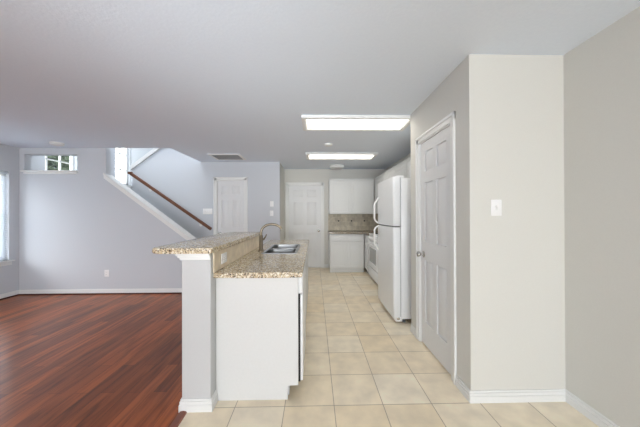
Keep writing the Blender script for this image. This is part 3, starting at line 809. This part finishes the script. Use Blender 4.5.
d2 = part('fridge_door', fdoor(0.075, 1.160), M['appliance'], t)
b = MB(); b.box(FB - 0.012, FB, FY0 + 0.012, FY1 - 0.012, 0.08, 1.155); b.box(FB - 0.012, FB, FY0 + 0.012, FY1 - 0.012, 1.18, 1.765)
part('gasket', b, M['softgasket'], t)
b = MB(); b.box(FX + 0.02, FB - 0.012, FY0 + 0.004, FY1 - 0.006, 1.160, 1.175); part('door_gap', b, M['gasket'], t, label='dark gap between the two doors')
def fhandle(zs, par):
    b = MB(); y = FY1 - 0.065
    p = [(FX + 0.004, y, zs[0])]
    n = 12
    for k in range(n + 1):
        f = k / n; z = zs[0] + (zs[1] - zs[0]) * f
        p.append((FX - 0.055 * min(1, 4.0 * f * 1.0, 9 * (1 - f)) - 0.006, y, z))
    p.append((FX + 0.004, y, zs[1]))
    b.tube(p, 0.016, 10, flat=0.8); return part('handle', b, M['handle'], par, label='white bowed handle')
fhandle((1.56, 1.19), d1); fhandle((0.80, 1.145), d2)
b = MB(); b.box(0.985, 1.085, FY0 + 0.01, FY0 + 0.06, 1.757, 1.785, 0.01, 2); part('hinge_cover', b, M['appliance'], t)
b = MB(); b.box(FX + 0.03, FB + 0.02, FY0 + 0.02, FY1 - 0.02, 0.018, 0.068, 0.006, 2)
for k in range(16): b.box(FX + 0.026, FX + 0.034, FY0 + 0.06 + k * 0.042, FY0 + 0.085 + k * 0.042, 0.028, 0.058)
part('base_grille', b, M['handle'], t)
b = MB(); b.box(FX + 0.04, FX + 0.075, FY0 + 0.004, FY0 + 0.03, 0.045, 0.078, 0.003); part('lower_hinge', b, M['chrome'], t)
for y in (FY0 + 0.06, FY1 - 0.06):
    for x in (1.09, 1.68):
        b = MB(); b.lathe((x, y, 0), (0, 0, 1), [(0, 0.02), (0.02, 0.02), (0.022, 0.012), (0.058, 0.012)], 12); part('foot', b, M['gasket'], t)

# ------------------------------------------------------------------ range
t = thing('kitchen_range', (1.45, 4.93, 0), 'white freestanding range beyond the refrigerator', 'stove')
RX, RY0, RY1 = 1.125, 4.555, 5.315
b = MB(); b.box(RX + 0.03, XR - 0.03, RY0, RY1, 0.03, 0.90, 0.004); part('oven_body', b, M['appliance'], t)
b = MB(); b.box(RX - 0.005, XR - 0.03, RY0 - 0.002, RY1 + 0.002, 0.90, 0.925, 0.01, 2); part('cooktop', b, M['appliance'], t)
for x in (1.30, 1.56):
    for y in (4.74, 5.13):
        b = MB()
        for rr in (0.03, 0.055, 0.08):
            b.tube([(x + rr * math.cos(a * PI / 12), y + rr * math.sin(a * PI / 12), 0.932) for a in range(25)], 0.006, 6)
        part('burner', b, M['burner'], t)
b = MB(); b.box(1.665, 1.735, RY0, RY1, 0.925, 1.09, 0.012, 2); part('backguard', b, M['appliance'], t)
b = MB(); b.box(RX, RX + 0.03, RY0 + 0.002, RY1 - 0.002, 0.80, 0.895, 0.006); cp = part('control_panel', b, M['appliance'], t)
for k in range(5):
    b = MB(); b.lathe((RX, RY0 + 0.1 + k * 0.14, 0.85), (-1, 0, 0), [(0, 0.024), (0.012, 0.022), (0.026, 0.016), (0.028, 0)], 14); part('knob', b, M['handle'], cp)
b = MB(); b.box(RX - 0.008, RX + 0.03, RY0 + 0.004, RY1 - 0.004, 0.275, 0.79, 0.01, 2); od = part('oven_door', b, M['appliance'], t)
b = MB(); b.box(RX - 0.011, RX - 0.006, RY0 + 0.10, RY1 - 0.10, 0.38, 0.66, 0.002, 1); part('oven_window', b, M['glassgrey'], od)
b = MB(); b.tube([(RX, RY0 + 0.06, 0.745), (RX - 0.045, RY0 + 0.07, 0.745), (RX - 0.05, RY0 + 0.1, 0.745), (RX - 0.05, RY1 - 0.1, 0.745), (RX - 0.045, RY1 - 0.07, 0.745), (RX, RY1 - 0.06, 0.745)], 0.012, 10); part('handle', b, M['handle'], od)
b = MB(); b.box(RX - 0.004, RX + 0.03, RY0 + 0.004, RY1 - 0.004, 0.07, 0.265, 0.012, 2); part('drawer', b, M['appliance'], t)
for y in (RY0 + 0.05, RY1 - 0.05):
    for x in (RX + 0.1, XR - 0.1):
        b = MB(); b.lathe((x, y, 0), (0, 0, 1), [(0, 0.018), (0.032, 0.018)], 10); part('foot', b, M['gasket'], t)
